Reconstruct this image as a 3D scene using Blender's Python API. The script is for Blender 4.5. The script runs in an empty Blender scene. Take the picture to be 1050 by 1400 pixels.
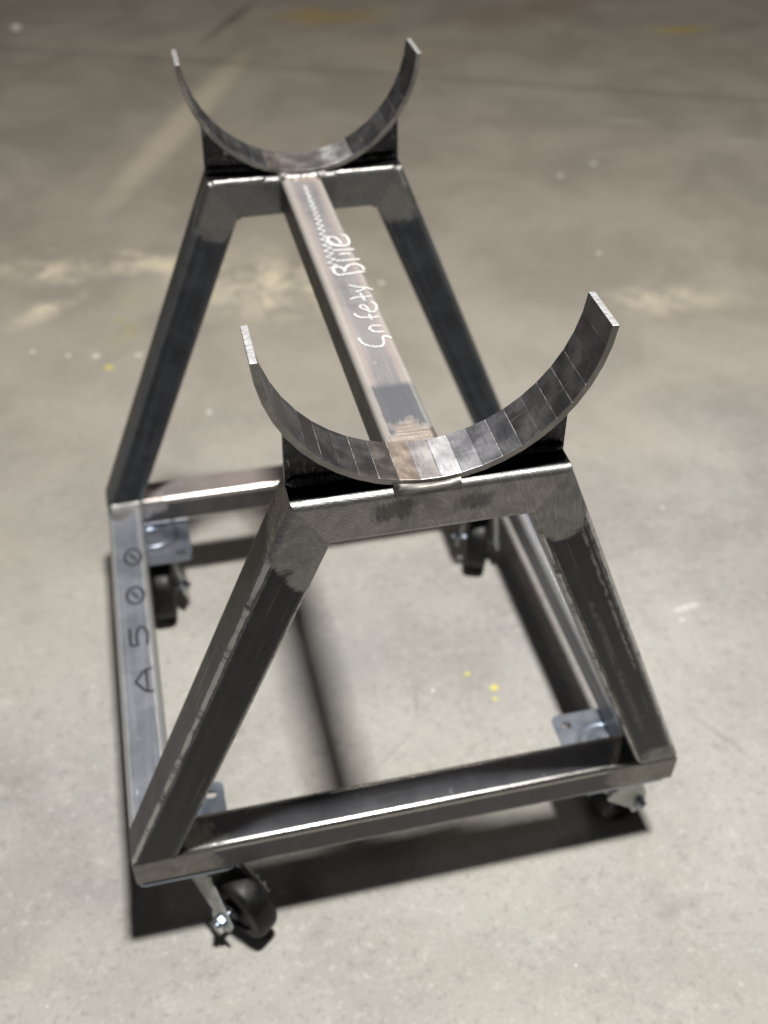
import bpy, bmesh, math, random
from mathutils import Vector, Matrix, noise as mnoise

random.seed(7)
sc = bpy.context.scene
col = sc.collection
rad = math.radians

# ------------------------------------------------------------------ camera
cam_d = bpy.data.cameras.new('camera'); cam = bpy.data.objects.new('camera', cam_d); col.objects.link(cam)
cam.location = (-0.20347, -0.99910, 1.25662)
cam.rotation_euler = (0.79214, -0.01414, -0.23377)
cam_d.sensor_fit = 'VERTICAL'; cam_d.sensor_height = 36.0; cam_d.sensor_width = 27.0
cam_d.lens = 1432.135 / 1400 * 36
cam_d.shift_x = -11.444 / 1400; cam_d.shift_y = 81.69 / 1400
cam_d.clip_start = 0.02; cam_d.clip_end = 200
cam_d.dof.use_dof = True
cam_d.dof.focus_distance = 0.885
cam_d.dof.aperture_fstop = 3.7
sc.camera = cam

# ------------------------------------------------------------------ world, lamps, exposure
w = bpy.data.worlds.new('World'); sc.world = w; w.use_nodes = True
bg = w.node_tree.nodes['Background']
bg.inputs[0].default_value = (1.0, 0.95, 0.90, 1); bg.inputs[1].default_value = 0.012

def area(name, loc, target, size, watts, colour, spread=180):
    l = bpy.data.lights.new(name, 'AREA'); l.shape = 'RECTANGLE'; l.size = size[0]; l.size_y = size[1]
    l.energy = watts; l.color = colour; l.spread = rad(spread)
    o = bpy.data.objects.new(name, l); col.objects.link(o); o.location = loc
    o.rotation_euler = (Vector(target) - Vector(loc)).to_track_quat('-Z', 'Y').to_euler()
    return o
# one ceiling fixture nearly overhead; the other two are added, unseen fills
area('ceiling_or_fill_lamp', (0.27, -0.45, 3.6), (0.27, -0.45, 0), (0.28, 0.28), 130, (1.0, 0.985, 0.955), 150)
area('ceiling_or_fill_lamp', (0.95, 3.9, 4.6), (0.6, 2.6, 0), (0.4, 1.2), 25, (1.0, 0.91, 0.83))  # added lamp, placed to give the top faces a sheen
area('ceiling_or_fill_lamp', (-3.6, -1.6, 4.2), (-0.5, 0.0, 0), (0.4, 1.2), 9, (0.88, 0.94, 1.0))  # added weak fill so the front faces get some light

sc.view_settings.view_transform = 'Standard'; sc.view_settings.look = 'None'
sc.view_settings.gamma = 1; sc.view_settings.use_curve_mapping = False
sc.view_settings.exposure = 0.0
sc.render.engine = 'CYCLES'
sc.cycles.use_denoising = True
sc.cycles.max_bounces = 6; sc.cycles.transparent_max_bounces = 6
sc.cycles.sample_clamp_indirect = 6

# ------------------------------------------------------------------ node helpers
class N:
    def __init__(self, name):
        self.mat = bpy.data.materials.new(name); self.mat.use_nodes = True
        self.t = self.mat.node_tree; self.b = self.t.nodes['Principled BSDF']
        self.out = self.t.nodes['Material Output']
    def n(self, typ, **kw):
        x = self.t.nodes.new(typ)
        for k, v in kw.items(): setattr(x, k, v)
        return x
    def l(self, a, b): self.t.links.new(a, b)
    def put(self, sock, v):
        if isinstance(v, bpy.types.NodeSocket): self.l(v, sock)
        elif isinstance(v, (tuple, list)) and len(v) == 3 and sock.type == 'RGBA': sock.default_value = (*v, 1)
        else: sock.default_value = v
    def math(self, op, a, b=None, c=None, clamp=False):
        x = self.n('ShaderNodeMath', operation=op, use_clamp=clamp)
        for i, v in enumerate((a, b, c)):
            if v is not None: self.put(x.inputs[i], v)
        return x.outputs[0]
    def vmath(self, op, a, b=None, out=0):
        x = self.n('ShaderNodeVectorMath', operation=op); self.put(x.inputs[0], a)
        if b is not None: self.put(x.inputs[1], b)
        return x.outputs[out]
    def mix(self, f, a, b, blend='MIX'):
        x = self.n('ShaderNodeMix', data_type='RGBA', blend_type=blend)
        self.put(x.inputs[0], f); self.put(x.inputs[6], a); self.put(x.inputs[7], b)
        return x.outputs[2]
    def step(self, v, lo, hi, a=0.0, b=1.0):
        x = self.n('ShaderNodeMapRange', interpolation_type='SMOOTHSTEP')
        self.put(x.inputs[0], v); x.inputs[1].default_value = lo; x.inputs[2].default_value = hi
        self.put(x.inputs[3], a); self.put(x.inputs[4], b)
        return x.outputs[0]
    def obj(self): return self.n('ShaderNodeTexCoord').outputs['Object']
    def pos(self): return self.n('ShaderNodeNewGeometry').outputs['Position']
    def nrm(self): return self.n('ShaderNodeNewGeometry').outputs['True Normal']
    def scale(self, v, s): return self.vmath('MULTIPLY', v, s)
    def noise(self, v, s, detail=3, rough=0.5, dist=0.0, dim='3D'):
        x = self.n('ShaderNodeTexNoise', noise_dimensions=dim)
        self.put(x.inputs['Vector'], v); x.inputs['Scale'].default_value = s; x.inputs['Detail'].default_value = detail
        x.inputs['Roughness'].default_value = rough; x.inputs['Distortion'].default_value = dist
        return x.outputs['Fac']
    def sep(self, v):
        x = self.n('ShaderNodeSeparateXYZ'); self.put(x.inputs[0], v); return x.outputs
    def bump(self, h, strength, dist, nrm=None):
        x = self.n('ShaderNodeBump'); x.inputs['Strength'].default_value = strength; x.inputs['Distance'].default_value = dist
        self.put(x.inputs['Height'], h)
        if nrm is not None: self.l(nrm, x.inputs['Normal'])
        return x.outputs[0]
    def set(self, **kw):
        for k, v in kw.items(): self.put(self.b.inputs[k.replace('_', ' ')], v)

# ------------------------------------------------------------------ dimensions (metres)
T = 0.0508                       # square tube
W, L = 0.6698, 0.6794            # base outer width and length
WT, H = 0.2501, 0.5464           # crossbar outer width, frame height above base underside
ZB = 0.133; ZT = ZB + T; ZTOP = ZB + H
YF, YB = -L / 2, L / 2
R, TH, SW = 0.1478, 0.0062, 0.0539      # cradle outer radius, plate thickness, plate width
PHL, PHR = 1.5297, 1.4958
LEAN = math.atan2((W - WT) / 2, ZTOP - ZT)
HW = T / math.cos(LEAN)

# ------------------------------------------------------------------ floor material
def concrete():
    m = N('worn_concrete'); P = m.pos()
    big = m.noise(P, 0.9, 4, 0.55); mid = m.noise(P, 3.2, 5, 0.6, 0.4); sm = m.noise(P, 17, 5, 0.65); fine = m.noise(P, 160, 3, 0.7)
    c = m.mix(m.step(mid, 0.33, 0.70), (0.325, 0.306, 0.288), (0.455, 0.437, 0.415))
    c = m.mix(m.math('MULTIPLY', m.step(m.noise(P, 5.5, 4, 0.6, 0.3), 0.45, 0.65), 0.45), c, (0.40, 0.405, 0.385))      # grey-green cement bloom
    c = m.mix(m.math('MULTIPLY', m.step(m.noise(P, 26, 5, 0.7), 0.52, 0.72), 0.45), c, (0.46, 0.405, 0.365))
    c = m.mix(m.math('MULTIPLY', m.step(big, 0.42, 0.68), 0.45), c, (0.39, 0.37, 0.31))       # olive sealer stains
    c = m.mix(m.math('MULTIPLY', m.step(sm, 0.5, 0.75), 0.38), c, (0.27, 0.25, 0.235))
    c = m.mix(m.math('MULTIPLY', m.step(sm, 0.46, 0.25), 0.35), c, (0.53, 0.495, 0.46))
    c = m.mix(m.math('MULTIPLY', m.step(fine, 0.52, 0.72), 0.35), c, (0.22, 0.205, 0.195))
    c = m.mix(m.math('MULTIPLY', m.step(fine, 0.46, 0.3), 0.22), c, (0.62, 0.59, 0.56))
    sp = m.noise(P, 62, 3, 0.75)
    c = m.mix(m.math('MULTIPLY', m.step(sp, 0.56, 0.66), 0.42), c, (0.21, 0.195, 0.18))            # pores and embedded grit
    c = m.mix(m.math('MULTIPLY', m.step(sp, 0.43, 0.33), 0.35), c, (0.60, 0.57, 0.53))
    x, y, z = m.sep(P)
    olive = m.step(m.math('ADD', m.math('ADD', y, m.math('MULTIPLY', mid, 0.9)), m.math('MULTIPLY', big, 0.8)), 0.65, 1.9)      # older sealer starts behind the stand
    c = m.mix(m.math('MULTIPLY', olive, 0.60), c, m.mix(m.step(mid, .35, .65), (0.335, 0.300, 0.236), (0.44, 0.398, 0.315)))
    far = m.step(m.math('ADD', y, m.math('MULTIPLY', mid, 1.0)), 0.5, 2.6)                  # darker and browner towards the far slabs
    c = m.mix(m.math('MULTIPLY', far, 0.34), c, (0.262, 0.218, 0.160))
    wv = m.n('ShaderNodeTexNoise'); m.put(wv.inputs['Vector'], P); wv.inputs['Scale'].default_value = 7; wv.inputs['Detail'].default_value = 4; wv.inputs['Roughness'].default_value = 0.65
    warp = m.vmath('SUBTRACT', wv.outputs['Color'], (0.5, 0.5, 0.5))
    PW = {k: m.vmath('ADD', P, m.scale(warp, (k, k, 0))) for k in (0.02, 0.10, 0.28)}
    patch = m.step(m.noise(P, 11, 4, 0.7, 0.5), 0.36, 0.64)
    def spot(c, ctr, rx, ry, rot, colr, amt, soft=0.7, wk=0.10, broken=False):
        mp = m.n('ShaderNodeMapping', vector_type='TEXTURE'); m.put(mp.inputs[0], PW[wk])
        mp.inputs[1].default_value = (ctr[0], ctr[1], 0); mp.inputs[2].default_value = (0, 0, rad(rot)); mp.inputs[3].default_value = (rx, ry, 1)
        f = m.step(m.vmath('LENGTH', mp.outputs[0], out=1), 1.0, 1.0 - soft, 0.0, amt)
        if broken: f = m.math('MULTIPLY', f, patch)
        return m.mix(f, c, colr)
    cream = (0.72, 0.635, 0.475)
    c = spot(c, (-0.06, 2.24), 0.80, 0.075, 64.5, (0.56, 0.49, 0.37), 0.85, 0.75, 0.02)        # worn painted line
    c = spot(c, (-0.20, 1.37), 0.20, 0.11, -20, cream, 0.95, 0.8, 0.28, True)
    c = spot(c, (-0.47, 1.41), 0.16, 0.10, 0, cream, 0.95, 0.9, 0.28, True)
    c = spot(c, (-0.45, 1.24), 0.14, 0.06, 35, cream, 0.9, 0.9, 0.10, True)
    c = spot(c, (0.05, 1.24), 0.34, 0.22, -20, cream, 0.95, 0.9, 0.28, True)
    c = spot(c, (0.95, 0.97), 0.22, 0.09, -8, cream, 0.7, 0.9, 0.10, True)
    c = spot(c, (-0.28, 1.13), 0.18, 0.07, 66, (0.46, 0.39, 0.18), 0.5, 0.9, 0.28, True)
    c = spot(c, (0.55, 3.13), 0.30, 0.13, -10, (0.40, 0.30, 0.13), 0.75, 0.8, 0.28)
    c = spot(c, (1.28, 3.02), 0.45, 0.18, 15, (0.25, 0.165, 0.12), 0.5, 0.9, 0.28)
    c = spot(c, (0.78, 2.70), 0.34, 0.13, -15, (0.40, 0.33, 0.25), 0.55, 0.9, 0.28)
    c = spot(c, (1.78, 2.735), 0.14, 0.035, -3, (0.46, 0.37, 0.07), 0.85, 0.6, 0.02)
    c = spot(c, (1.26, 1.985), 0.12, 0.03, -22, (0.5, 0.46, 0.40), 0.5, 0.9, 0.02)
    c = spot(c, (1.52, 1.775), 0.12, 0.03, -18, (0.5, 0.46, 0.40), 0.4, 0.9, 0.02)
    c = spot(c, (-0.02, 0.06), 0.16, 0.10, 25, (0.30, 0.30, 0.29), 0.5, 1.0, 0.10)
    c = spot(c, (0.079, -0.05), 0.045, 0.004, 78, (0.20, 0.19, 0.18), 0.55, 1.0, 0.02)
    c = spot(c, (0.02, -0.13), 0.06, 0.004, 35, (0.22, 0.21, 0.20), 0.45, 1.0, 0.02)
    c = spot(c, (0.50, -0.20), 0.10, 0.006, 120, (0.24, 0.225, 0.21), 0.45, 1.0, 0.02)
    c = spot(c, (-0.40, -0.255), 0.08, 0.03, -20, (0.26, 0.25, 0.25), 0.5, 1.0, 0.02)
    c = spot(c, (0.315, -0.45), 0.03, 0.018, 20, (0.24, 0.22, 0.20), 0.5, 1.0, 0.02)
    c = spot(c, (-0.48, -0.345), 0.09, 0.05, 20, (0.52, 0.46, 0.36), 0.22, 1.0, 0.10)
    c = spot(c, (0.566, 0.048), 0.032, 0.008, 8, (0.80, 0.80, 0.78), 1.0, 0.5, 0.02, True)      # white scuff right of the stand
    c = spot(c, (0.75, 2.46), 6.0, 0.045, -21.86, (0.12, 0.104, 0.082), 0.26, 1.0, 0.02)          # dirt along the saw cuts
    c = spot(c, (0.20, 3.15), 0.42, 0.034, 60.1, (0.10, 0.075, 0.05), 0.6, 1.0, 0.02)
    hgt = m.math('ADD', m.math('MULTIPLY', sm, 0.6), m.math('MULTIPLY', fine, 0.4))
    m.set(Base_Color=c, Roughness=m.step(mid, 0.3, 0.7, 0.5, 0.75), Normal=m.bump(hgt, 0.35, 0.002))
    m.b.inputs['Specular IOR Level'].default_value = 0.3
    return m.mat

J0, JC, J1, J2 = (-6.0, 5.2), (-0.006, 2.795), (7.5, -0.215), (2.8, 7.67)
CONC = concrete()
DIRT = N('joint_dirt'); DIRT.set(Base_Color=(0.05, 0.043, 0.035), Roughness=0.9); DIRT = DIRT.mat

# ------------------------------------------------------------------ mesh helpers
def finish(me, smooth=None):
    if smooth is not None:
        me.shade_smooth(); me.set_sharp_from_angle(angle=rad(smooth))
MATS = {}
def name_key(o): return o.name
def link(name, me, parent=None, mats=(), matrix=None, label=None):
    o = bpy.data.objects.new(name, me); col.objects.link(o)
    if parent is not None: o.parent = parent
    if matrix is not None: o.matrix_local = matrix; MATS[name_key(o)] = matrix.copy()
    for mt in mats: me.materials.append(mt)
    if label: o['label'] = label
    return o
def mesh_from(name, v, f, smooth=None):
    me = bpy.data.meshes.new(name); me.from_pydata([tuple(p) for p in v], [], f); me.validate()
    bm = bmesh.new(); bm.from_mesh(me); bmesh.ops.recalc_face_normals(bm, faces=bm.faces); bm.to_mesh(me); bm.free()
    finish(me, smooth); return me
def bm_mesh(name, bm, smooth=None):
    bmesh.ops.recalc_face_normals(bm, faces=bm.faces)
    me = bpy.data.meshes.new(name); bm.to_mesh(me); bm.free(); finish(me, smooth); return me
def lathe(profile, seg=48, axis='Z'):
    """profile: list of (r, h), revolved; r=0 at ends closes"""
    v, f = [], []
    for (r, h) in profile:
        for k in range(seg):
            a = 2 * math.pi * k / seg
            p = (r * math.cos(a), r * math.sin(a), h)
            v.append(p if axis == 'Z' else (p[2], p[0], p[1]))
    n = len(profile)
    for i in range(n - 1):
        for k in range(seg):
            k2 = (k + 1) % seg
            f.append((i * seg + k, i * seg + k2, (i + 1) * seg + k2, (i + 1) * seg + k))
    f.append(tuple(range(seg))[::-1]); f.append(tuple(range((n - 1) * seg, n * seg)))
    return v, f
def plate(outer, holes, z0, z1):
    """flat plate with real holes; 2-D loops in xy"""
    bm = bmesh.new()
    for loop in [outer] + holes:
        vs = [bm.verts.new((x, y, z0)) for x, y in loop]
        for i in range(len(vs)): bm.edges.new((vs[i], vs[(i + 1) % len(vs)]))
    bmesh.ops.triangle_fill(bm, edges=bm.edges[:], use_beauty=True)
    r = bmesh.ops.extrude_face_region(bm, geom=bm.faces[:])
    bmesh.ops.translate(bm, verts=[g for g in r['geom'] if isinstance(g, bmesh.types.BMVert)], vec=(0, 0, z1 - z0))
    return bm
def rrect(cx, cy, w_, h_, r, seg=5):
    pts = []
    for (sx, sy, a0) in ((1, 1, 0), (-1, 1, 90), (-1, -1, 180), (1, -1, 270)):
        for k in range(seg + 1):
            a = rad(a0 + 90 * k / seg)
            pts.append((cx + sx * (w_ / 2 - r) + r * math.cos(a), cy + sy * (h_ / 2 - r) + r * math.sin(a)))
    return pts
def extrude_poly(poly, d0, d1, f):
    """poly 2-D, f(a,b,d)->xyz"""
    n = len(poly); v = [f(a, b, d0) for a, b in poly] + [f(a, b, d1) for a, b in poly]
    fc = [tuple(range(n))[::-1], tuple(range(n, 2 * n))]
    for i in range(n): j = (i + 1) % n; fc.append((i, j, n + j, n + i))
    return v, fc

# ------------------------------------------------------------------ floor
base = mesh_from('floor', [(-12, -10, -.012), (14, -10, -.012), (14, 14, -.012), (-12, 14, -.012)], [(0, 1, 2, 3)])
floor = link('floor', base, None, [DIRT]); floor['kind'] = 'structure'
def slab(poly):
    bm = bmesh.new(); vs = [bm.verts.new((x, y, 0)) for x, y in poly]; fc = bm.faces.new(vs)
    r = bmesh.ops.extrude_face_region(bm, geom=[fc])
    bmesh.ops.translate(bm, verts=[g for g in r['geom'] if isinstance(g, bmesh.types.BMVert)], vec=(0, 0, -.010))
    return link('slab', bm_mesh('slab', bm), floor, [CONC])
g = 0.0006
jd = (Vector(J1) - Vector(J0)).normalized(); jn = Vector((-jd.y, jd.x))
kd = (Vector(J2) - Vector(JC)).normalized(); kn = Vector((-kd.y, kd.x))
a0, a1 = Vector(J0), Vector(J1); c0, c1 = Vector(JC), Vector(J2)
near_slab = slab([(-12, -10), (14, -10), tuple(a1 + jd * 6 - jn * g), tuple(a0 - jd * 6 - jn * g)])
slab([tuple(a0 - jd * 6 + jn * g), tuple(c0 + jn * g + kn * g), tuple(c1 + kd * 5 + kn * g), (-12, 14)])
slab([tuple(c0 + jn * g - kn * g), tuple(a1 + jd * 6 + jn * g), (14, 14), tuple(c1 + kd * 5 - kn * g)])

def flat_paint(name, c, r):
    m = N(name); m.set(Base_Color=c, Roughness=r); return m.mat
WHITE_P = flat_paint('white_paint', (0.70, 0.67, 0.61), 0.7); YEL_P = flat_paint('yellow_paint', (0.62, 0.56, 0.16), 0.7)
for (sx, sy, r, mt) in [(-0.416, 1.028, .0075, 0), (-0.358, 1.015, .009, 0), (-0.27, 1.00, .008, 0), (-0.49, 1.06, .0065, 0), (-0.145, 0.76, .006, 0), (0.93, 1.66, .009, 0),
                        (1.05, 1.72, .009, 0), (0.87, 1.22, .008, 0), (0.31, 1.19, .008, 0), (0.63, 0.29, .004, 0), (0.11, -0.03, .0028, 0), (-0.466, -0.395, .0018, 0), (0.17, -0.49, .0018, 0),
                        (0.546, 0.023, .0045, 0), (0.171, -0.010, .005, 1), (0.203, -0.045, .0065, 1), (0.197, -0.066, .004, 1), (-0.335, 0.965, .010, 1)]:
    n = 11; rr = [r * random.uniform(.65, 1.15) for _ in range(n)]
    poly = [(sx + rr[i] * math.cos(2 * math.pi * i / n), sy + rr[i] * math.sin(2 * math.pi * i / n)) for i in range(n)]
    v, f = extrude_poly(poly, -.0002, .0006, lambda a, b, d: (a, b, d))
    link('paint_speck', mesh_from('paint_speck', v, f), near_slab, [YEL_P if mt else WHITE_P])
n = 18
v, f = lathe([(.001, 0), (.016, .001), (.021, .008), (.018, .018), (.008, .023), (.001, .0235)], n)
v = [(x * (1 + .18 * mnoise.noise(Vector((x * 60, y * 60, z * 60)))) - .555, y * (1 + .18 * mnoise.noise(Vector((x * 60, y * 60, 3)))) + 3.163, z) for x, y, z in v]
peb = link('pebble', mesh_from('pebble', v, f, 60), None, [WHITE_P])
peb['label'] = 'small pale round lump on the concrete at top left'; peb['category'] = 'pebble'

# ------------------------------------------------------------------ steel materials
def steel(name, scale_c, var_c, ground_c, spheres=(), rough=0.46, ground_rough=0.4, wear=0.6, black_above=None, ring_c=(0, 0, 0),
          dark_boxes=(), all_ground=False, tint=None, rim=None, patches=(), metallic=0.15, side_c=None, streaks=(), spec=0.5, scuff=0.28, edge_line=0.0):
    """hot-rolled tube: mill scale with grain along local X, ground bright near the welds given as world spheres"""
    m = N(name); O = m.obj(); P = m.pos()
    grain = m.noise(m.scale(O, (6, 260, 260)), 1.0, 4, 0.65)
    grain2 = m.noise(m.scale(O, (1.5, 70, 70)), 1.0, 3, 0.6)
    blot = m.noise(O, 26, 5, 0.62, 0.6); fine = m.noise(O, 420, 2, 0.6); cloud = m.noise(O, 8, 3, 0.5)
    c = m.mix(m.step(blot, 0.36, 0.68), scale_c, var_c)
    c = m.mix(m.math('MULTIPLY', m.step(grain2, 0.5, 0.72), 0.5), c, tuple(x * 1.9 for x in var_c))
    c = m.mix(m.math('MULTIPLY', m.step(grain, 0.55, 0.7), 0.30), c, tuple(x * 0.45 for x in scale_c))
    if tint: c = m.mix(m.math('MULTIPLY', m.step(cloud, 0.42, 0.66), 0.8), c, tint)
    # scattered pits and scuffs
    pit = m.step(m.noise(O, 95, 2, 0.5), 0.70, 0.76)
    c = m.mix(m.math('MULTIPLY', pit, 0.7), c, tuple(x * 2.2 for x in var_c))
    scr = m.noise(m.scale(O, (5, 500, 500)), 1.0, 2, 0.5)
    c = m.mix(m.math('MULTIPLY', m.step(scr, 0.66, 0.74), scuff), c, ground_c)
    r = m.math('ADD', m.math('MULTIPLY', m.math('SUBTRACT', blot, 0.5), 0.35), rough)
    x, y, z = m.sep(O)
    if side_c:                                                   # shade put into the colour: side faces darker than the top face
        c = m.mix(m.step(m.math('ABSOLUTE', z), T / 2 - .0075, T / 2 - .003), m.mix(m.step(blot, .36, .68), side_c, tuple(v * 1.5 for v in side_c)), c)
    stk = None
    for (zc_, x0_, x1_, wd_, am_) in streaks:                    # long rubbed streaks on the front face
        ww = m.math('ADD', z, m.math('MULTIPLY', m.math('SUBTRACT', m.noise(O, 30, 3, .6), .5), .0016))
        f = m.step(m.math('ABSOLUTE', m.math('SUBTRACT', ww, zc_)), wd_, wd_ * .3, 0.0, am_)
        f = m.math('MULTIPLY', f, m.math('MULTIPLY', m.step(x, x0_, x0_ + .03), m.step(x, x1_, x1_ - .01)))
        f = m.math('MULTIPLY', f, m.math('MULTIPLY', m.step(y, -.021, -.0245), m.step(m.noise(m.scale(O, (120, 260, 260)), 1.0, 3, .6), .35, .6)))
        stk = f if stk is None else m.math('MAXIMUM', stk, f)
    if stk is not None: c = m.mix(stk, c, ground_c)
    # worn edges: |y|+|z| of the local section
    e = m.math('ADD', m.math('ABSOLUTE', y), m.math('ABSOLUTE', z))
    e = m.math('ADD', e, m.math('MULTIPLY', m.math('SUBTRACT', m.noise(O, 60, 3, 0.6), 0.5), 0.002))
    if rim: c = m.mix(m.step(m.math('ADD', e, m.math('MULTIPLY', m.math('SUBTRACT', cloud, 0.5), 0.012)), T - 0.0165, T - 0.0085, 0.0, m.step(m.math('ABSOLUTE', z), T / 2 - .0045, T / 2 - .0015, 0.0, 0.75)), c, rim)  # warm reflection along the top edges, painted into the colour
    for (pc_, pr_, pcol, pam) in patches:                       # heat marks and darker scale, world ellipses
        mp = m.n('ShaderNodeMapping', vector_type='TEXTURE'); m.put(mp.inputs[0], P); mp.inputs[1].default_value = pc_; mp.inputs[3].default_value = pr_
        ax_, ay_, az_ = m.sep(m.vmath('ABSOLUTE', mp.outputs[0]))
        ds = m.math('ADD', m.math('MAXIMUM', ax_, ay_), m.math('MULTIPLY', m.math('SUBTRACT', blot, 0.5), 0.25))
        c = m.mix(m.step(ds, 1.08, 0.80, 0.0, pam), c, pcol)
    we = m.math('MULTIPLY', m.step(e, T - 0.0080, T - 0.0062), wear)
    c = m.mix(we, c, tuple(min(.8, v * 1.5) for v in ground_c))
    if edge_line:                                                # the very corner rubbed bright
        el = m.math('MULTIPLY', m.step(e, T - 0.0054, T - 0.0048, 0.0, edge_line), m.step(m.noise(m.scale(O, (40, 10, 10)), 1.0, 4, .7), .34, .52))
        we = m.math('MAXIMUM', we, el); c = m.mix(el, c, (0.62, 0.60, 0.58))
    er = m.step(e, T - 0.0080, T - 0.0062); r = m.math('SUBTRACT', r, m.math('MULTIPLY', er, 0.13))
    # ground areas
    wob = m.math('ADD', m.math('MULTIPLY', m.math('SUBTRACT', m.noise(P, 28, 2, 0.6), 0.5), 1.3), m.math('MULTIPLY', m.math('SUBTRACT', m.noise(m.scale(P, (160, 60, 420)), 1.0, 3, 0.7), 0.5), 0.7))
    ng = 1.0 if all_ground else None
    for (sx, sy, sz, sr) in spheres:
        d = m.vmath('LENGTH', m.vmath('SUBTRACT', P, (sx, sy, sz)), out=1)
        d = m.math('ADD', m.math('DIVIDE', d, sr), wob)
        f = m.step(d, 1.18, 0.84)
        ng = f if ng is None else m.math('MAXIMUM', ng, f)
    h = m.math('ADD', m.math('MULTIPLY', grain, 0.5), m.math('MULTIPLY', fine, 0.5))
    if ng is not None:
        for (bx0, bx1, bz0, bz1, amt) in dark_boxes:          # places the grinder skipped
            px, py, pz = m.sep(P)
            w2 = m.math('MULTIPLY', m.math('SUBTRACT', m.noise(m.scale(P, (330, 40, 55)), 1.0, 3, 0.6), 0.5), 0.026)
            f = m.math('MULTIPLY', m.step(m.math('ADD', px, w2), bx0, bx0 + .016), m.step(m.math('ADD', px, w2), bx1, bx1 - .016))
            f = m.math('MULTIPLY', f, m.math('MULTIPLY', m.step(m.math('ADD', pz, w2), bz0, bz0 + .009), m.step(m.math('ADD', pz, w2), bz1, bz1 - .009)))
            ng = m.math('MULTIPLY', ng, m.math('SUBTRACT', 1.0, m.math('MULTIPLY', f, amt)))
        rel = m.vmath('SUBTRACT', P, ring_c); qx, qy, qz = m.sep(rel)
        pc = m.n('ShaderNodeCombineXYZ'); m.put(pc.inputs[0], m.math('MULTIPLY', m.vmath('LENGTH', rel, out=1), 1000.0))
        m.put(pc.inputs[1], m.math('MULTIPLY', m.math('ARCTAN2', qz, qx), 11.0)); m.put(pc.inputs[2], m.math('MULTIPLY', qy, 60.0))
        swirl = m.step(m.noise(pc.outputs[0], 1.0, 3, 0.6), 0.3, 0.7)
        cl2 = m.noise(P, 34, 4, 0.6, 0.8)
        gc = m.mix(swirl, tuple(v * 0.66 for v in ground_c), tuple(v * 1.1 for v in ground_c))
        gc = m.mix(m.math('MULTIPLY', m.step(cl2, 0.45, 0.7), 0.6), gc, tuple(v * 0.5 for v in ground_c))
        c = m.mix(ng, c, gc)
        r = m.math('ADD', m.math('MULTIPLY', r, m.math('SUBTRACT', 1.0, ng)), m.math('MULTIPLY', ng, m.math('ADD', ground_rough - .08, m.math('MULTIPLY', cl2, 0.2))))
        h = m.math('ADD', h, m.math('MULTIPLY', m.math('MULTIPLY', swirl, ng), 0.7))
        h = m.math('SUBTRACT', h, m.math('MULTIPLY', ng, 0.5))
    metal = m.math('MAXIMUM', metallic, m.math('MULTIPLY', we, 0.95)); 
    if stk is not None: metal = m.math('MAXIMUM', metal, stk)
    if ng is not None: metal = m.math('MAXIMUM', metal, m.math('MULTIPLY', ng, 0.9))
    if black_above is not None:                                # sooty black paint on the seat under the cradle
        zz, y0, y1, halfx = black_above
        px, py, pz = m.sep(P)
        w3 = m.math('MULTIPLY', m.math('SUBTRACT', m.noise(P, 45, 4, 0.6), 0.5), 0.004)
        f = m.math('MULTIPLY', m.step(m.math('ADD', pz, w3), zz - .004, zz - .0015), m.step(m.math('ADD', py, w3), y0, y0 + .0015))
        f = m.math('MULTIPLY', f, m.step(m.math('ABSOLUTE', px), halfx, halfx - .004))
        c = m.mix(f, c, (0.012, 0.012, 0.013)); metal = m.math('SUBTRACT', metal, m.math('MULTIPLY', f, 0.4))
        h = m.math('ADD', h, m.math('MULTIPLY', m.math('MULTIPLY', m.noise(P, 90, 4, 0.6), f), 2.0))
    m.b.inputs['Specular IOR Level'].default_value = spec
    m.set(Base_Color=c, Roughness=r, Metallic=metal, Normal=m.bump(h, 0.28, 0.0007))
    return m.mat

GR = (0.28, 0.275, 0.265)
def xin(z): return W / 2 - HW - (z - ZT) * math.tan(LEAN)
def joints(y0, s):      # spheres of grinding around the knee and the foot of the frame at depth y0
    k = []
    for sg in (-1, 1):
        k += [(sg * (WT / 2 - .012), y0, ZTOP - .02, .046), (sg * (WT / 2 - .005), y0, ZTOP - .045, .030)]
    k += [(W / 2 - .03, y0, ZB + .03, .042)]
    return k
LK = dict(ring_c=(-.09, YF, .60), wear=0.10, spec=0.32, scuff=0.5, edge_line=0.7)
LEGM = {(0, -1): steel('mill_scale_leg_left', (0.017, 0.017, 0.018), (0.034, 0.033, 0.033), GR, joints(YF, 0) + [(-0.118, YF, .592, .016)], 0.40,
                       streaks=[(.019, .05, .50, .0020, .35), (-.020, .10, .42, .0022, .30)], **LK),
        (0, 1): steel('mill_scale_leg_right', (0.021, 0.021, 0.021), (0.040, 0.039, 0.038), GR, joints(YF, 0) + [(0.128, YF, .615, .022)], 0.38,
                      streaks=[(-.0135, .20, .50, .0026, .75), (-.019, .02, .47, .0020, .55), (.004, .08, .36, .0050, .30), (.019, .04, .45, .0020, .5)], **LK)}
LEGM[(1, -1)] = LEGM[(1, 1)] = steel('mill_scale_leg_blue', (0.022, 0.024, 0.029), (0.040, 0.043, 0.050), GR, joints(YB - T, 0), 0.42, ring_c=(-.09, YB - T, .60), wear=0.10, spec=0.35)
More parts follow.
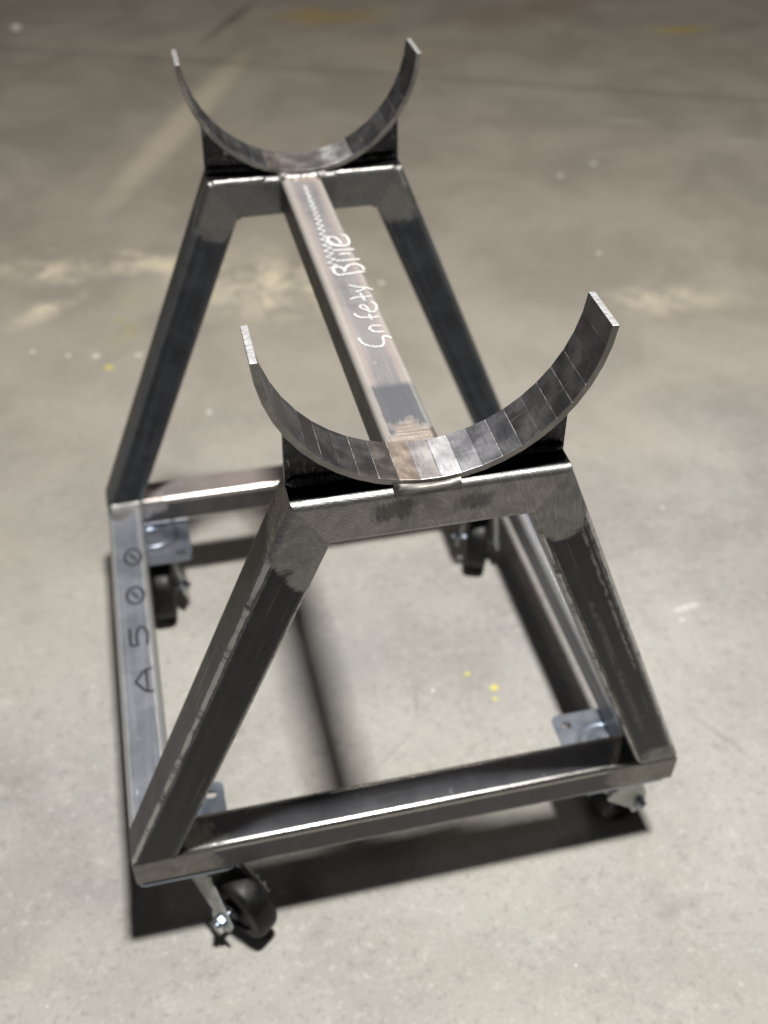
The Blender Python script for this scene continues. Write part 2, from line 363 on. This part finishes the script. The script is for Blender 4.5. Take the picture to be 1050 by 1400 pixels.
XB = [steel('ground_crossbar', (0.055, 0.052, 0.048), (0.09, 0.085, 0.078), (0.33, 0.32, 0.305), (), 0.42, 0.38, 0.7, (ZTOP, YF + .0062, YB, .14), (-.085, YF, .585),
            [(-.062, -.010, ZTOP - .033, ZTOP - .006, .75), (-.075, .055, ZTOP - .052, ZTOP - .040, .6), (.012, .060, ZTOP - .034, ZTOP - .010, .7)], True),
      steel('ground_crossbar_dull', (0.055, 0.053, 0.050), (0.09, 0.086, 0.08), (0.24, 0.235, 0.228), (), 0.42, 0.42, 0.7, (ZTOP, YB - T + .0062, YB, .14), (-.085, YB - T, .585),
            [(.03, .07, ZTOP - .05, ZTOP - .025, .7)], True)]
SPINE_M = steel('spine_scale', (0.175, 0.168, 0.175), (0.235, 0.222, 0.226), (0.60, 0.52, 0.47), [(0.0, YF + T + .006, ZTOP, .036), (0, YB - T, ZTOP, .018)],
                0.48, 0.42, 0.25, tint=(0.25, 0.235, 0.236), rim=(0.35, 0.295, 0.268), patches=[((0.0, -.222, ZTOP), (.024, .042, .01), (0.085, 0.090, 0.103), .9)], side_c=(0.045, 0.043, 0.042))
RAIL_M = steel('rail_scale', (0.140, 0.148, 0.168), (0.190, 0.198, 0.222), (0.50, 0.50, 0.50), [(-W / 2 + .02, YB - T, ZT, .036)], 0.46, 0.4, 0.7)
FRONT_M = steel('front_rail_scale', (0.085, 0.087, 0.098), (0.118, 0.120, 0.134), (0.30, 0.29, 0.27),
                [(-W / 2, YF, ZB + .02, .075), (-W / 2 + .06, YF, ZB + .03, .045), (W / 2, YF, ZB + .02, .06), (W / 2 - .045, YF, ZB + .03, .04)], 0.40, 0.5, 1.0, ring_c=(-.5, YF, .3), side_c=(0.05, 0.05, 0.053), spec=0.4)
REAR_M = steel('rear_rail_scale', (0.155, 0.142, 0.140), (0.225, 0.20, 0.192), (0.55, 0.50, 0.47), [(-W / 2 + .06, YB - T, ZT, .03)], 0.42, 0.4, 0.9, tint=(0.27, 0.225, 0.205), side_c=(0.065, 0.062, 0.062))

def cradle_mat(cut):
    m = N('cradle_cut_end' if cut else 'cradle_steel'); O = m.obj()
    if cut:
        n1 = m.noise(m.scale(O, (160, 520, 160)), 1, 3, 0.6)
        m.set(Base_Color=m.mix(m.step(n1, .3, .7), (0.50, 0.50, 0.51), (0.80, 0.80, 0.80)), Roughness=0.55, Metallic=1.0, Normal=m.bump(n1, 0.4, 0.0006))
        return m.mat
    at = m.n('ShaderNodeAttribute', attribute_name='tint').outputs['Color']
    br = m.noise(m.scale(O, (30, 320, 30)), 1, 3, 0.6); bl = m.noise(O, 38, 5, 0.6, 0.15); fn = m.noise(O, 500, 2, 0.5)
    tick = m.noise(m.scale(O, (420, 60, 420)), 1, 2, 0.5)
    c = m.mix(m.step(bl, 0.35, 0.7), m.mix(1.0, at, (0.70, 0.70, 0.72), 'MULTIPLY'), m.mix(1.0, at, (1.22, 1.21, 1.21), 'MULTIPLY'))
    c = m.mix(m.math('MULTIPLY', m.step(tick, .56, .68), .4), c, m.mix(1.0, at, (0.42, 0.40, 0.40), 'MULTIPLY'))
    c = m.mix(m.math('MULTIPLY', m.step(br, .62, .72), .35), c, (0.55, 0.53, 0.52))
    h = m.math('ADD', m.math('MULTIPLY', tick, .5), m.math('MULTIPLY', fn, .5))
    m.set(Base_Color=c, Roughness=m.step(bl, .3, .7, .40, .54), Metallic=0.85, Normal=m.bump(h, 0.22, 0.0007))
    return m.mat
CR, CUT = cradle_mat(False), cradle_mat(True)
gm = N('bend_line'); gm.set(Base_Color=gm.mix(gm.step(gm.noise(gm.obj(), 70, 3, .6), .4, .6), (0.22, 0.217, 0.215), (0.62, 0.615, 0.61)), Roughness=0.5, Metallic=1.0); BEND = gm.mat
gm = N('black_weld'); O = gm.obj()
st_ = gm.noise(gm.scale(O, (150, 90, 110)), 1, 4, 0.65, 0.6); lm = gm.noise(O, 130, 3, 0.6)
gm.set(Base_Color=gm.mix(gm.step(st_, .55, .75), (0.055, 0.055, 0.058), (0.38, 0.37, 0.36)), Roughness=gm.step(lm, .3, .7, .22, .45), Metallic=0.7,
       Normal=gm.bump(gm.math('ADD', st_, gm.math('MULTIPLY', lm, .6)), 0.8, 0.0022)); BLACK = gm.mat
gm = N('bright_weld'); O = gm.obj(); lm = gm.noise(O, 220, 3, 0.6)
gm.set(Base_Color=gm.mix(gm.step(gm.noise(O, 60, 3, .6), .4, .65), (0.42, 0.40, 0.38), (0.85, 0.83, 0.80)), Roughness=0.46, Metallic=1.0, Normal=gm.bump(lm, 0.5, 0.001)); WELD = gm.mat
gm = N('ground_weld'); O = gm.obj(); lm = gm.noise(gm.scale(O, (60, 300, 300)), 1, 3, 0.6)
gm.set(Base_Color=gm.mix(gm.step(lm, .35, .65), (0.095, 0.09, 0.082), (0.17, 0.16, 0.148)), Roughness=0.5, Metallic=1.0, Normal=gm.bump(lm, 0.3, 0.0008)); GWELD = gm.mat

# ------------------------------------------------------------------ the stand
stand = bpy.data.objects.new('rolling_stand', None); col.objects.link(stand)
stand['label'] = 'bare welded steel rolling stand with two half-round cradles on concrete'
stand['category'] = 'stand'

def section(r=0.0075, seg=6): return rrect(0, 0, T, T, r, seg)
def tube(name, a, b, pa, pb, mat, vref=(0, 1, 0), parent=stand, r=0.0075):
    """square tube whose axis runs a->b, cut by planes pa and pb = (point, normal); local X is the axis"""
    a, b = Vector(a), Vector(b); d = (b - a).normalized(); v = Vector(vref); v = (v - d * v.dot(d)).normalized(); w_ = d.cross(v)
    M = Matrix(((d.x, v.x, w_.x, a.x), (d.y, v.y, w_.y, a.y), (d.z, v.z, w_.z, a.z), (0, 0, 0, 1)))
    prof = section(r); ends = []
    for (pp, pn) in (pa, pb):
        pp, pn = Vector(pp), Vector(pn); row = []
        for (y, z) in prof:
            o = a + v * y + w_ * z
            s = (pp - o).dot(pn) / d.dot(pn); row.append((s, y, z))
        ends.append(row)
    n = len(prof); vs = ends[0] + ends[1]
    fc = [tuple(range(n)), tuple(range(n, 2 * n))[::-1]]
    for i in range(n): j = (i + 1) % n; fc.append((i, j, n + j, n + i))
    me = mesh_from(name, vs, fc, 40)
    o = link(name, me, parent, [mat], M)
    wn = o.modifiers.new('weighted', 'WEIGHTED_NORMAL'); wn.keep_sharp = True; wn.weight = 100
    return o

def bead(path, r, mat, parent=stand, name='weld_bead', ripple=0.22, pitch=0.0022, flat=1.0, label=None):
    """weld bead: a lumpy, rippled roll along a polyline"""
    pts = [Vector(p) for p in path]; samples = []
    for i in range(len(pts) - 1):
        n = max(2, int((pts[i + 1] - pts[i]).length / (pitch / 3)))
        for k in range(n): samples.append(pts[i].lerp(pts[i + 1], k / n))
    samples.append(pts[-1]); v, f = [], []; S = 10
    for i, p in enumerate(samples):
        d = (samples[min(i + 1, len(samples) - 1)] - samples[max(i - 1, 0)]).normalized()
        u = d.cross(Vector((0, 0, 1)));
        if u.length < .1: u = d.cross(Vector((0, 1, 0)))
        u.normalize(); q = u.cross(d)
        saw = (i % 3) / 3.0
        rr = r * (1 - ripple * saw) * (0.9 + 0.35 * mnoise.noise(p * 140))
        rr *= min(1, 0.35 + 3.0 * min(i, len(samples) - 1 - i) / len(samples) * 3)
        for k in range(S):
            a = 2 * math.pi * k / S
            v.append(p + u * math.cos(a) * rr + q * math.sin(a) * rr * flat)
    for i in range(len(samples) - 1):
        for k in range(S): f.append((i * S + k, i * S + (k + 1) % S, (i + 1) * S + (k + 1) % S, (i + 1) * S + k))
    f += [tuple(range(S)), tuple(range((len(samples) - 1) * S, len(samples) * S))]
    return link(name, mesh_from(name, v, f, 70), parent, [mat], None, label)

h = T / 2
# base rails, mitred at the corners
zc = ZB + h; d45 = math.sqrt(.5)
def corner(sx, sy): return (sx * (W / 2 - h), sy * (L / 2 - h), zc)
front_rail = tube('base_rail', corner(-1, -1), corner(1, -1), (corner(-1, -1), (1, -1, 0)), (corner(1, -1), (1, 1, 0)), FRONT_M)
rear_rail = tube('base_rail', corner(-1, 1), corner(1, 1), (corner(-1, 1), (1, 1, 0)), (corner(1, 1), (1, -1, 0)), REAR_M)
left_rail = tube('base_rail', corner(-1, -1), corner(-1, 1), (corner(-1, -1), (1, -1, 0)), (corner(-1, 1), (1, 1, 0)), RAIL_M, (1, 0, 0))
right_rail = tube('base_rail', corner(1, -1), corner(1, 1), (corner(1, -1), (1, 1, 0)), (corner(1, 1), (1, -1, 0)), RAIL_M, (1, 0, 0))
left_rail['label'] = 'side rail stencilled A500'

for yi, yc in enumerate((YF + h, YB - h)):
    for s in (-1, 1):
        out = Vector((s * W / 2, yc, ZT)); top = Vector((s * WT / 2, yc, ZTOP)); d = (top - out).normalized()
        inw = Vector((-s * d.z, 0, s * d.x))            # towards the inside, square to the leg
        if inw.x * s > 0: inw = -inw
        a = out + inw * h; b = top + inw * h
        inner = Vector((s * xin(ZTOP - T), yc, ZTOP - T)); mit = (inner - top).normalized()
        tube('leg', a, b, ((0, 0, ZT - .0006), (0, 0, 1)), (top, (mit.z, 0, -mit.x)), LEGM[(yi, s)])
    tl = Vector((-WT / 2, yc, ZTOP)); tr = Vector((WT / 2, yc, ZTOP))
    il = Vector((-xin(ZTOP - T), yc, ZTOP - T)); ir = Vector((xin(ZTOP - T), yc, ZTOP - T))
    ml = (il - tl).normalized(); mr = (ir - tr).normalized()
    tube('crossbar', (-.1, yc, ZTOP - h), (.1, yc, ZTOP - h), (tl, (ml.z, 0, -ml.x)), (tr, (mr.z, 0, -mr.x)), XB[yi])
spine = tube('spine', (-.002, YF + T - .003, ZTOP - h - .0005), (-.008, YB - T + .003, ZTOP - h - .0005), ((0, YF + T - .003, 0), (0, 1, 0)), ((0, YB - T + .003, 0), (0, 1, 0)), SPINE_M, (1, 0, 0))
spine['label'] = 'spine tube with white chalk handwriting on top'

# cradles: flat bar bumped to a half circle in 23 flats with visible bend lines
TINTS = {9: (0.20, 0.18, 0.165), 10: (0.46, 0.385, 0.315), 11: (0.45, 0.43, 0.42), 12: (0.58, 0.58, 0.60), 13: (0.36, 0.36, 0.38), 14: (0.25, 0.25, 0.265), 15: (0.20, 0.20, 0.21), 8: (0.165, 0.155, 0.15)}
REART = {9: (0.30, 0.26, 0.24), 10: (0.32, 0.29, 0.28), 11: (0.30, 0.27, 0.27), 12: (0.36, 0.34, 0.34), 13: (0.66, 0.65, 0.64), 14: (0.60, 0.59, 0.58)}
def cradle(y0, tints, base_t):
    nf = 23; bm = bmesh.new(); lay = bm.faces.layers.float_color.new('tint')
    zc_ = ZTOP + R - 0.0015; ang = [-PHL + (PHL + PHR) * k / nf for k in range(nf + 1)]
    rng = random.Random(3); rows = []; info = []
    def ring(a, ri, ro):
        ro2 = ro
        return [bm.verts.new((rr * math.sin(a), y, zc_ - rr * math.cos(a))) for rr, y in ((ri, y0), (ri, y0 + SW), (ro2, y0 + SW), (ro2, y0))]
    dl = 0.00040 / R; ri = R - TH
    for k, a in enumerate(ang):
        if k in (0, nf): rows.append(ring(a, ri, R)); info.append(('f', k))
        else:
            rows.append(ring(a - dl, ri, R)); rows.append(ring(a, ri + 0.00035, R)); rows.append(ring(a + dl, ri, R)); info += [('g', k), ('g', k), ('f', k)]
    vals = [base_t * rng.uniform(.92, 1.08) for _ in range(nf)]
    for i in range(len(rows) - 1):
        A, B = rows[i], rows[i + 1]; kind, k = info[i]
        for e in range(4):
            e2 = (e + 1) % 4; fc = bm.faces.new((A[e], A[e2], B[e2], B[e]))
            if kind == 'g' and e == 0: fc.material_index = 1 if (k * 7) % 10 < 7 else 0
            kk = min(k, nf - 1); b_ = vals[kk]
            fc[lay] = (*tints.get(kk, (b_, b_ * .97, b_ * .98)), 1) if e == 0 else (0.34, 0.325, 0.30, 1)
    for rw in (rows[0], rows[-1]):
        fc = bm.faces.new(rw); fc.material_index = 2; fc[lay] = (.8, .8, .8, 1)
    me = bm_mesh('cradle', bm)
    o = link('cradle', me, stand, [CR, BEND, CUT])
    bv = o.modifiers.new('bevel', 'BEVEL'); bv.width = 0.0008; bv.segments = 2; bv.limit_method = 'ANGLE'; bv.angle_limit = rad(60)
    return o
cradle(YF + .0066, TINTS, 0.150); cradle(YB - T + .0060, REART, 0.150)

# gusset plates between cradle and crossbar, with heavy black welds
for yi, y0 in enumerate((YF + .0275, YB - T + .0275)):
    for s in (-1, 1):
        xo = WT / 2 - .0015; am = math.asin(xo / (R - .001)); a0 = math.asin(.022 / R)
        poly = []
        for k in range(15):
            a = a0 + (am - a0) * k / 14; rr = R - .0008
            poly.append((rr * math.sin(a), ZTOP + R - .0015 - rr * math.cos(a)))
        poly += [(xo + .002, ZTOP - .0006), (.024, ZTOP - .0006)]
        v, f = extrude_poly(poly, y0, y0 + .0095, lambda a, b, d: (s * a, d, b))
        gs = link('gusset', mesh_from('gusset', v, f), stand, [BLACK])
        bead([(s * .042, y0 - .001, ZTOP + .0025), (s * .085, y0 - .002, ZTOP + .0045), (s * (xo - .004), y0 - .002, ZTOP + .0050), (s * (xo + .001), y0 + .0005, ZTOP + .005)], .0062, BLACK, gs)
        bead([(s * .048, y0 + .0095, ZTOP + .0015), (s * (xo - .002), y0 + .0105, ZTOP + .003)], .005, BLACK, gs)
        up = []
        for k in range(12):
            a = math.asin(.055 / R) + (am - math.asin(.055 / R)) * k / 11; rr = R + .001
            up.append((s * rr * math.sin(a), y0 - .0005, ZTOP + R - .0015 - rr * math.cos(a)))
        bead(up, .0042, BLACK, gs)

# ground weld that closes the gap below each cradle at its lowest point
for y0 in (YF, YB - T):
    prof = []
    n = 16
    bm = bmesh.new(); rows = []
    for k in range(n + 1):
        x = -.036 + .060 * k / n; jit = .0005 * mnoise.noise(Vector((x * 90, y0, 0)))
        zs = ZTOP + R - .0015 - math.sqrt(R * R - x * x) + .0022
        rows.append([bm.verts.new(p) for p in ((x, y0 + .0009 + jit, ZTOP - .0075), (x, y0 - .0004 + jit, ZTOP - .004), (x, y0 + .0022 + jit, ZTOP - .0002), (x, y0 + .0052 + jit, zs), (x, y0 + .012, zs), (x, y0 + .012, ZTOP - .0075))])
    for i in range(n):
        for e in range(6): bm.faces.new((rows[i][e], rows[i][(e + 1) % 6], rows[i + 1][(e + 1) % 6], rows[i + 1][e]))
    bm.faces.new(rows[0]); bm.faces.new(rows[-1])
    link('weld_bead', bm_mesh('weld_bead', bm, 50), stand, [GWELD])

# shiny unground weld beads
yr = YB - T
bead([(-WT / 2 + .004, yr + .003, ZTOP - .0012), (-.052, yr + .003, ZTOP - .0010)], .0036, WELD)
bead([(.035, yr + .003, ZTOP - .0012), (WT / 2 - .006, yr + .003, ZTOP - .0012)], .0030, WELD)
bead([(-h - .007, yr - .0012, ZTOP - .0012), (h - .009, yr - .0012, ZTOP - .0012)], .0052, WELD)
bead([(-h - .008, yr - .001, ZTOP - .004), (-h - .008, yr - .001, ZTOP - .045)], .003, GWELD)
bead([(-h + .003, YF + T + .001, ZTOP - .0016), (h - .002, YF + T + .001, ZTOP - .0016)], .0026, GWELD)
bead([(WT / 2 - .004, yr + .002, ZTOP - .004), (WT / 2 + .006, yr + .002, ZTOP - .028)], .0026, WELD)
bead([(-W / 2 + .004, yr - .001, ZT + .0005), (-W / 2 + HW - .002, yr - .001, ZT + .0005)], .0042, WELD)
bead([(-W / 2 + HW + .001, yr, ZT - .001), (-W / 2 + HW + .001, yr + .042, ZT + .0005)], .0036, WELD)
bead([(W / 2 - HW, yr - .001, ZT + .0003), (W / 2 - .004, yr - .001, ZT + .0005)], .0036, GWELD)
for s in (-1, 1):
    bead([(s * (W / 2 - HW - .0005), YF + .006, ZT - .0002), (s * (W / 2 - HW - .0005), YF + T - .006, ZT - .0002)], .0032, GWELD)
    bead([(s * (W / 2 - .004), YF + T, ZT), (s * (W / 2 - HW + .002), YF + T, ZT)], .0034, GWELD)
    for y0 in (YF, yr):      # inside corners of the knees
        bead([(s * (xin(ZTOP - T) - .0008), y0 + .007, ZTOP - T - .0008), (s * (xin(ZTOP - T) - .0008), y0 + T - .007, ZTOP - T - .0008)], .0042, GWELD)

# ------------------------------------------------------------------ handwriting and stencil
def catmull(pts, n=7):
    P = [Vector(p) for p in pts]
    if len(P) < 3: return [P[0].lerp(P[-1], k / 6) for k in range(7)]
    P = [P[0] * 2 - P[1]] + P + [P[-1] * 2 - P[-2]]; out = []
    for i in range(1, len(P) - 2):
        for k in range(n):
            t = k / n; a, b, c, d = P[i - 1:i + 3]
            out.append(0.5 * ((2 * b) + (c - a) * t + (2 * a - 5 * b + 4 * c - d) * t * t + (3 * b - a - 3 * c + d) * t ** 3))
    out.append(P[-2]); return out
def ribbon(bm, pts, width, z, smooth=True, seed=0):
    pts = catmull(pts) if smooth else [Vector(p) for p in pts]
    rows = []
    for i, p in enumerate(pts):
        d = pts[min(i + 1, len(pts) - 1)] - pts[max(i - 1, 0)]
        d = d.normalized() if d.length > 1e-9 else Vector((1, 0)); nrm = Vector((-d.y, d.x))
        wd = width / 2 * (1 + .30 * mnoise.noise(Vector((p.x * 400, p.y * 400, seed))))
        zz = z + .00002 * random.random()
        rows.append((bm.verts.new((*(p + nrm * wd), zz)), bm.verts.new((*(p - nrm * wd), zz))))
    for i in range(len(rows) - 1): bm.faces.new((rows[i][0], rows[i][1], rows[i + 1][1], rows[i + 1][0]))

gm = N('chalk'); O = gm.obj(); nz = gm.noise(O, 900, 2, .6)
gm.set(Base_Color=(0.80, 0.80, 0.79), Roughness=0.9, Alpha=gm.step(nz, .38, .54, .25, 0.95)); CHALK_M = gm.mat
gm = N('stencil_ink'); O = gm.obj(); nz = gm.noise(O, 500, 3, .6)
gm.set(Base_Color=(0.022, 0.021, 0.028), Roughness=0.6, Alpha=gm.step(nz, .3, .55, .55, 1.0)); INK = gm.mat

CHALK = {'S': [[(-0.0154, -0.0963), (-0.0151, -0.1011), (-0.0129, -0.1075), (-0.0094, -0.1118), (-0.0036, -0.115), (0.0019, -0.1162), (0.0054, -0.1149), (0.0081, -0.109), (0.0087, -0.102), (0.0106, -0.0982), (0.0136, -0.0995), (0.0173, -0.1033)]],
 'a': [[(-0.0014, -0.083), (0.0011, -0.078), (0.0049, -0.077), (0.0125, -0.0786)], [(-0.0003, -0.0826), (0.0013, -0.086), (0.0036, -0.0887), (0.0128, -0.0903)]],
 'f': [[(-0.0101, -0.05), (-0.0088, -0.0547), (-0.0044, -0.059), (0.0034, -0.0602), (0.0145, -0.0613)], [(0.0046, -0.0544), (0.0054, -0.0659)]],
 'e': [[(0.0056, -0.0469), (0.0006, -0.0423), (-0.0014, -0.0371), (0.0014, -0.0351), (0.0048, -0.0384), (0.0062, -0.0445), (0.0058, -0.0489), (0.0109, -0.0506), (0.0145, -0.0463), (0.0162, -0.0389), (0.0147, -0.0334), (0.0119, -0.0308)]],
 't': [[(-0.0082, -0.0213), (-0.0025, -0.0185), (0.0056, -0.0189), (0.0157, -0.0197)], [(0.0047, -0.0107), (0.0055, -0.0196), (0.0065, -0.0277)]],
 'y': [[(-0.0038, 0.008), (0.0035, 0.003), (0.0123, -0.0009), (0.0159, -0.0033), (0.0195, -0.0060)], [(0.0006, -0.0072), (0.0064, -0.0057), (0.012, -0.0022)]]}
CHALK2 = {'B': [[(-0.0105, 0.0325), (0.0024, 0.0333), (0.0198, 0.0347)], [(0.0199, 0.0384), (0.0185, 0.0468), (0.0128, 0.0526), (0.0047, 0.0514), (-0.0003, 0.0445), (-0.0024, 0.0378)], [(-0.0012, 0.0433), (-0.0045, 0.0483), (-0.009, 0.0507), (-0.0135, 0.0459), (-0.013, 0.0373), (-0.0098, 0.0324)]],
 'l': [[(-0.007, 0.064), (0.0042, 0.0631), (0.0195, 0.0628)]], 'u': [[(-0.0064, 0.0891), (0.0056, 0.0873), (0.0188, 0.086)], [(-0.0008, 0.0774), (0.0059, 0.0783), (0.0118, 0.0755)]],
 'e2': [[(0.0096, 0.0963), (0.0008, 0.0997), (-0.005, 0.1078), (-0.0059, 0.1165), (-0.0025, 0.1204), (0.0029, 0.1177), (0.0062, 0.1085), (0.0061, 0.1009)], [(-0.0072, 0.1037), (0.0005, 0.0982), (0.0096, 0.0963), (0.0156, 0.1004), (0.0165, 0.1124), (0.0150, 0.1206), (0.011, 0.1215)]]}
def onspine(bm, name):
    me = bm_mesh(name, bm)
    for p in me.polygons:
        if p.normal.z < 0: p.flip()
    o = link(name, me, spine, [CHALK_M]); o.matrix_local = MATS[spine.name].inverted(); return o
for words, wd in ((CHALK, .0021), (CHALK2, .0030)):
    bm = bmesh.new(); zz = ZTOP + .00022
    for strokes in words.values():
        for s_ in strokes: ribbon(bm, s_, wd, zz); zz += .00005
    onspine(bm, 'chalk_writing')
bm = bmesh.new(); zig = []           # scribbled zigzag that trails off towards the far end
a, b, c = Vector((-.0126, .047)), Vector((-.0085, .162)), Vector((-.0082, .258))
n = 34
for k in range(n + 1):
    t = k / n; p = a.lerp(b, t * 2) if t < .5 else b.lerp(c, t * 2 - 1)
    amp = .0048 * (1 - .55 * t)
    zig.append(p + Vector(((1 if k % 2 else -1) * amp, random.uniform(-.0008, .0008))))
ribbon(bm, zig, .0027, ZTOP + .00095, False); onspine(bm, 'chalk_writing')

def glyphs(rail):
    G = {'0': [[(math.cos(rad(a)) * .38 + .5, math.sin(rad(a)) * .5 + .5) for a in range(0, 361, 20)], [(.32, .3), (.68, .7)]],
         '5': [[(.88, 1), (.15, 1)], [(.15, 1), (.12, .58)], [(.12, .58), (.45, .64), (.8, .52), (.88, .3), (.72, .05), (.4, 0), (.1, .06)]],
         'A': [[(.05, 0), (.08, .45)], [(.08, .45), (.5, 1)], [(.5, 1), (.92, .45)], [(.92, .45), (.95, 0)], [(.08, .36), (.92, .36)]]}
    for ch, cx, cy in (('A', -.3018, -.0723), ('5', -.3039, .0084), ('0', -.3039, .0882), ('0', -.3026, .1681)):
        gw, gh = .044, .0235; bm = bmesh.new()
        for i, s_ in enumerate(G[ch]):
            ribbon(bm, [(cx - (v - .5) * gh, cy + (u - .5) * gw) for u, v in s_], 0.0040, ZT + .0003 + .00005 * i, ch == '0' or len(s_) > 4)
        me = bm_mesh('stencil_character', bm)
        for p in me.polygons:
            if p.normal.z < 0: p.flip()
        o = link('stencil_character', me, rail, [INK]); o.matrix_local = MATS[rail.name].inverted()
glyphs(left_rail)

# ------------------------------------------------------------------ casters
gm = N('zinc_plating'); O = gm.obj(); nz = gm.noise(O, 22, 2, .5)
gm.set(Base_Color=gm.mix(gm.step(nz, .3, .7), (0.25, 0.295, 0.365), (0.34, 0.36, 0.41)), Roughness=gm.step(nz, .3, .7, .33, .42), Metallic=1.0, Normal=gm.bump(gm.noise(O, 300, 2, .5), .05, .0004)); ZINC = gm.mat
gm = N('dull_zinc'); O = gm.obj(); nz = gm.noise(O, 60, 4, .6)
gm.set(Base_Color=gm.mix(gm.step(nz, .35, .68), (0.40, 0.43, 0.41), (0.58, 0.60, 0.57)), Roughness=0.45, Metallic=0.45); DZ = gm.mat
gm = N('black_rubber'); O = gm.obj(); nz = gm.noise(O, 70, 4, .6); gm.b.inputs['Specular IOR Level'].default_value = 0.3
gm.set(Base_Color=gm.mix(gm.step(nz, .4, .7), (0.004, 0.004, 0.004), (0.011, 0.010, 0.010)), Roughness=gm.step(nz, .3, .7, .38, .6), Normal=gm.bump(nz, .1, .001)); RUB = gm.mat
gm = N('black_nylon'); gm.set(Base_Color=(0.012, 0.012, 0.013), Roughness=0.4); NYL = gm.mat

WR, WW = 0.0500, 0.035
def caster(px, py, plate_c, ang, trail, flip=1):
    Rm = Matrix.Translation((px, py, 0)) @ Matrix.Rotation(ang, 4, 'Z')
    zp = ZB - .0022
    # fork: crown with two side cheeks that taper to the axle
    bm = bmesh.new()
    def addp(v, f):
        vs = [bm.verts.new(p) for p in v]
        for q in f: bm.faces.new([vs[i] for i in q])
    ztop = zp - .018
    for s in (-1, 1):
        poly = [(.030, ztop), (.030, ztop - .010)]
        for k in range(9):
            a = rad(20 - 200 * k / 8) ; poly.append((-trail + .0175 * math.cos(a), WR + .0175 * math.sin(a)))
        poly += [(-.034, ztop - .010), (-.034, ztop)]
        fl = lambda z_: s * (WW / 2 + .0022 + max(0.0, ztop - .010 - z_) * .20)
        addp(*extrude_poly(poly, 0, s * .0032, lambda a, b, d: (fl(b) + d, a, b)))
    addp(*extrude_poly(rrect(0, -.002, WW + .0134, .064, .012), ztop - .0008, ztop + .0032, lambda a, b, d: (a, b, d)))
    addp(*lathe([(.024, ztop + .0025), (.030, ztop + .004), (.034, ztop + .008), (.034, ztop + .0125), (.026, ztop + .0135)], 40))
    me = bm_mesh('caster', bm, 35)
    fork = link('caster', me, stand, [DZ], Rm)
    fork['label'] = 'zinc swivel caster with black wheel'
    bv = fork.modifiers.new('bevel', 'BEVEL'); bv.width = .0008; bv.segments = 2; bv.limit_method = 'ANGLE'; bv.angle_limit = rad(50)
    inv = Rm.inverted()
    # mounting plate with slotted holes, raised raceway and king pin
    cx, cy = plate_c; pw, ph = .113, .125
    holes = [rrect(cx + sx * (pw / 2 - .0165), cy + sy * (ph / 2 - .018), .0135, .0105, .005, 4) for sx in (-1, 1) for sy in (-1, 1)]
    bm = plate(rrect(cx, cy, pw, ph, .008), holes, zp - .0045, zp)
    v, f = lathe([(.042, zp - .0005), (.0405, zp + .0009), (.036, zp + .0009), (.034, zp - .0004), (.027, zp - .0004), (.025, zp + .0010), (.018, zp + .0010), (.016, zp - .0004)], 48)
    vs = [bm.verts.new((p[0] + cx, p[1] + cy, p[2])) for p in v]
    for q in f: bm.faces.new([vs[i] for i in q])
    pl = link('mounting_plate', bm_mesh('mounting_plate', bm, 35), fork, [ZINC], inv)
    # wheel
    r, b = WR, WW / 2
    prof = [(.013, -b + .004), (.031, -b + .005), (.0325, -b + .001), (.036, -b), (r - .004, -b + .0015), (r - .001, -b + .005), (r, -b + .010), (r, b - .010), (r - .001, b - .005), (r - .004, b - .0015), (.036, b), (.0325, b - .001), (.031, b - .005), (.013, b - .004)]
    wm = Matrix.Translation((0, -trail, WR)); b2 = b + .0065
    v, f = lathe(prof, 56, 'X'); tyre = link('wheel', mesh_from('wheel', v, f, 40), fork, [RUB], wm)
    v, f = lathe([(.0125, -b - .002), (.0135, -b - .002), (.0145, -b + .006), (.0145, b - .006), (.0135, b + .002), (.0125, b + .002)], 32, 'X')
    link('wheel_hub', mesh_from('wheel_hub', v, f, 40), fork, [NYL], wm)
    # axle bolt: hex head one side, lock nut and thread end on the other
    bm = bmesh.new()
    for (x0, x1, rr, n) in ((-b2 - .0125, -b2 - .0068, .0092, 6), (b2 + .0068, b2 + .0150, .0092, 6), (-b2 - .0068, b2 + .0068, .0042, 14), (b2 + .0150, b2 + .0200, .0046, 14), (-b2 - .0082, -b2 - .0056, .0115, 20), (b2 + .0056, b2 + .0080, .0115, 20)):
        pr = [(rr * math.cos(2 * math.pi * k / n + .3), rr * math.sin(2 * math.pi * k / n + .3)) for k in range(n)]
        v, f = extrude_poly(pr, x0, x1, lambda a, c, d: (flip * d, a, c)); vs = [bm.verts.new(p) for p in v]
        for q in f: bm.faces.new([vs[i] for i in q])
    bo = link('axle_bolt', bm_mesh('axle_bolt', bm, 35), fork, [ZINC], wm)
    bv = bo.modifiers.new('bevel', 'BEVEL'); bv.width = .0007; bv.segments = 2; bv.limit_method = 'ANGLE'; bv.angle_limit = rad(40)
    return fork
caster(-.272, .270, (-.274, .268), rad(0), .040)
caster(.272, .270, (.274, .268), rad(-22), .040, -1)
caster(-.256, -.294, (-.278, -.275), rad(38), .056, -1)
caster(.276, -.299, (.276, -.272), rad(-60), -.030)
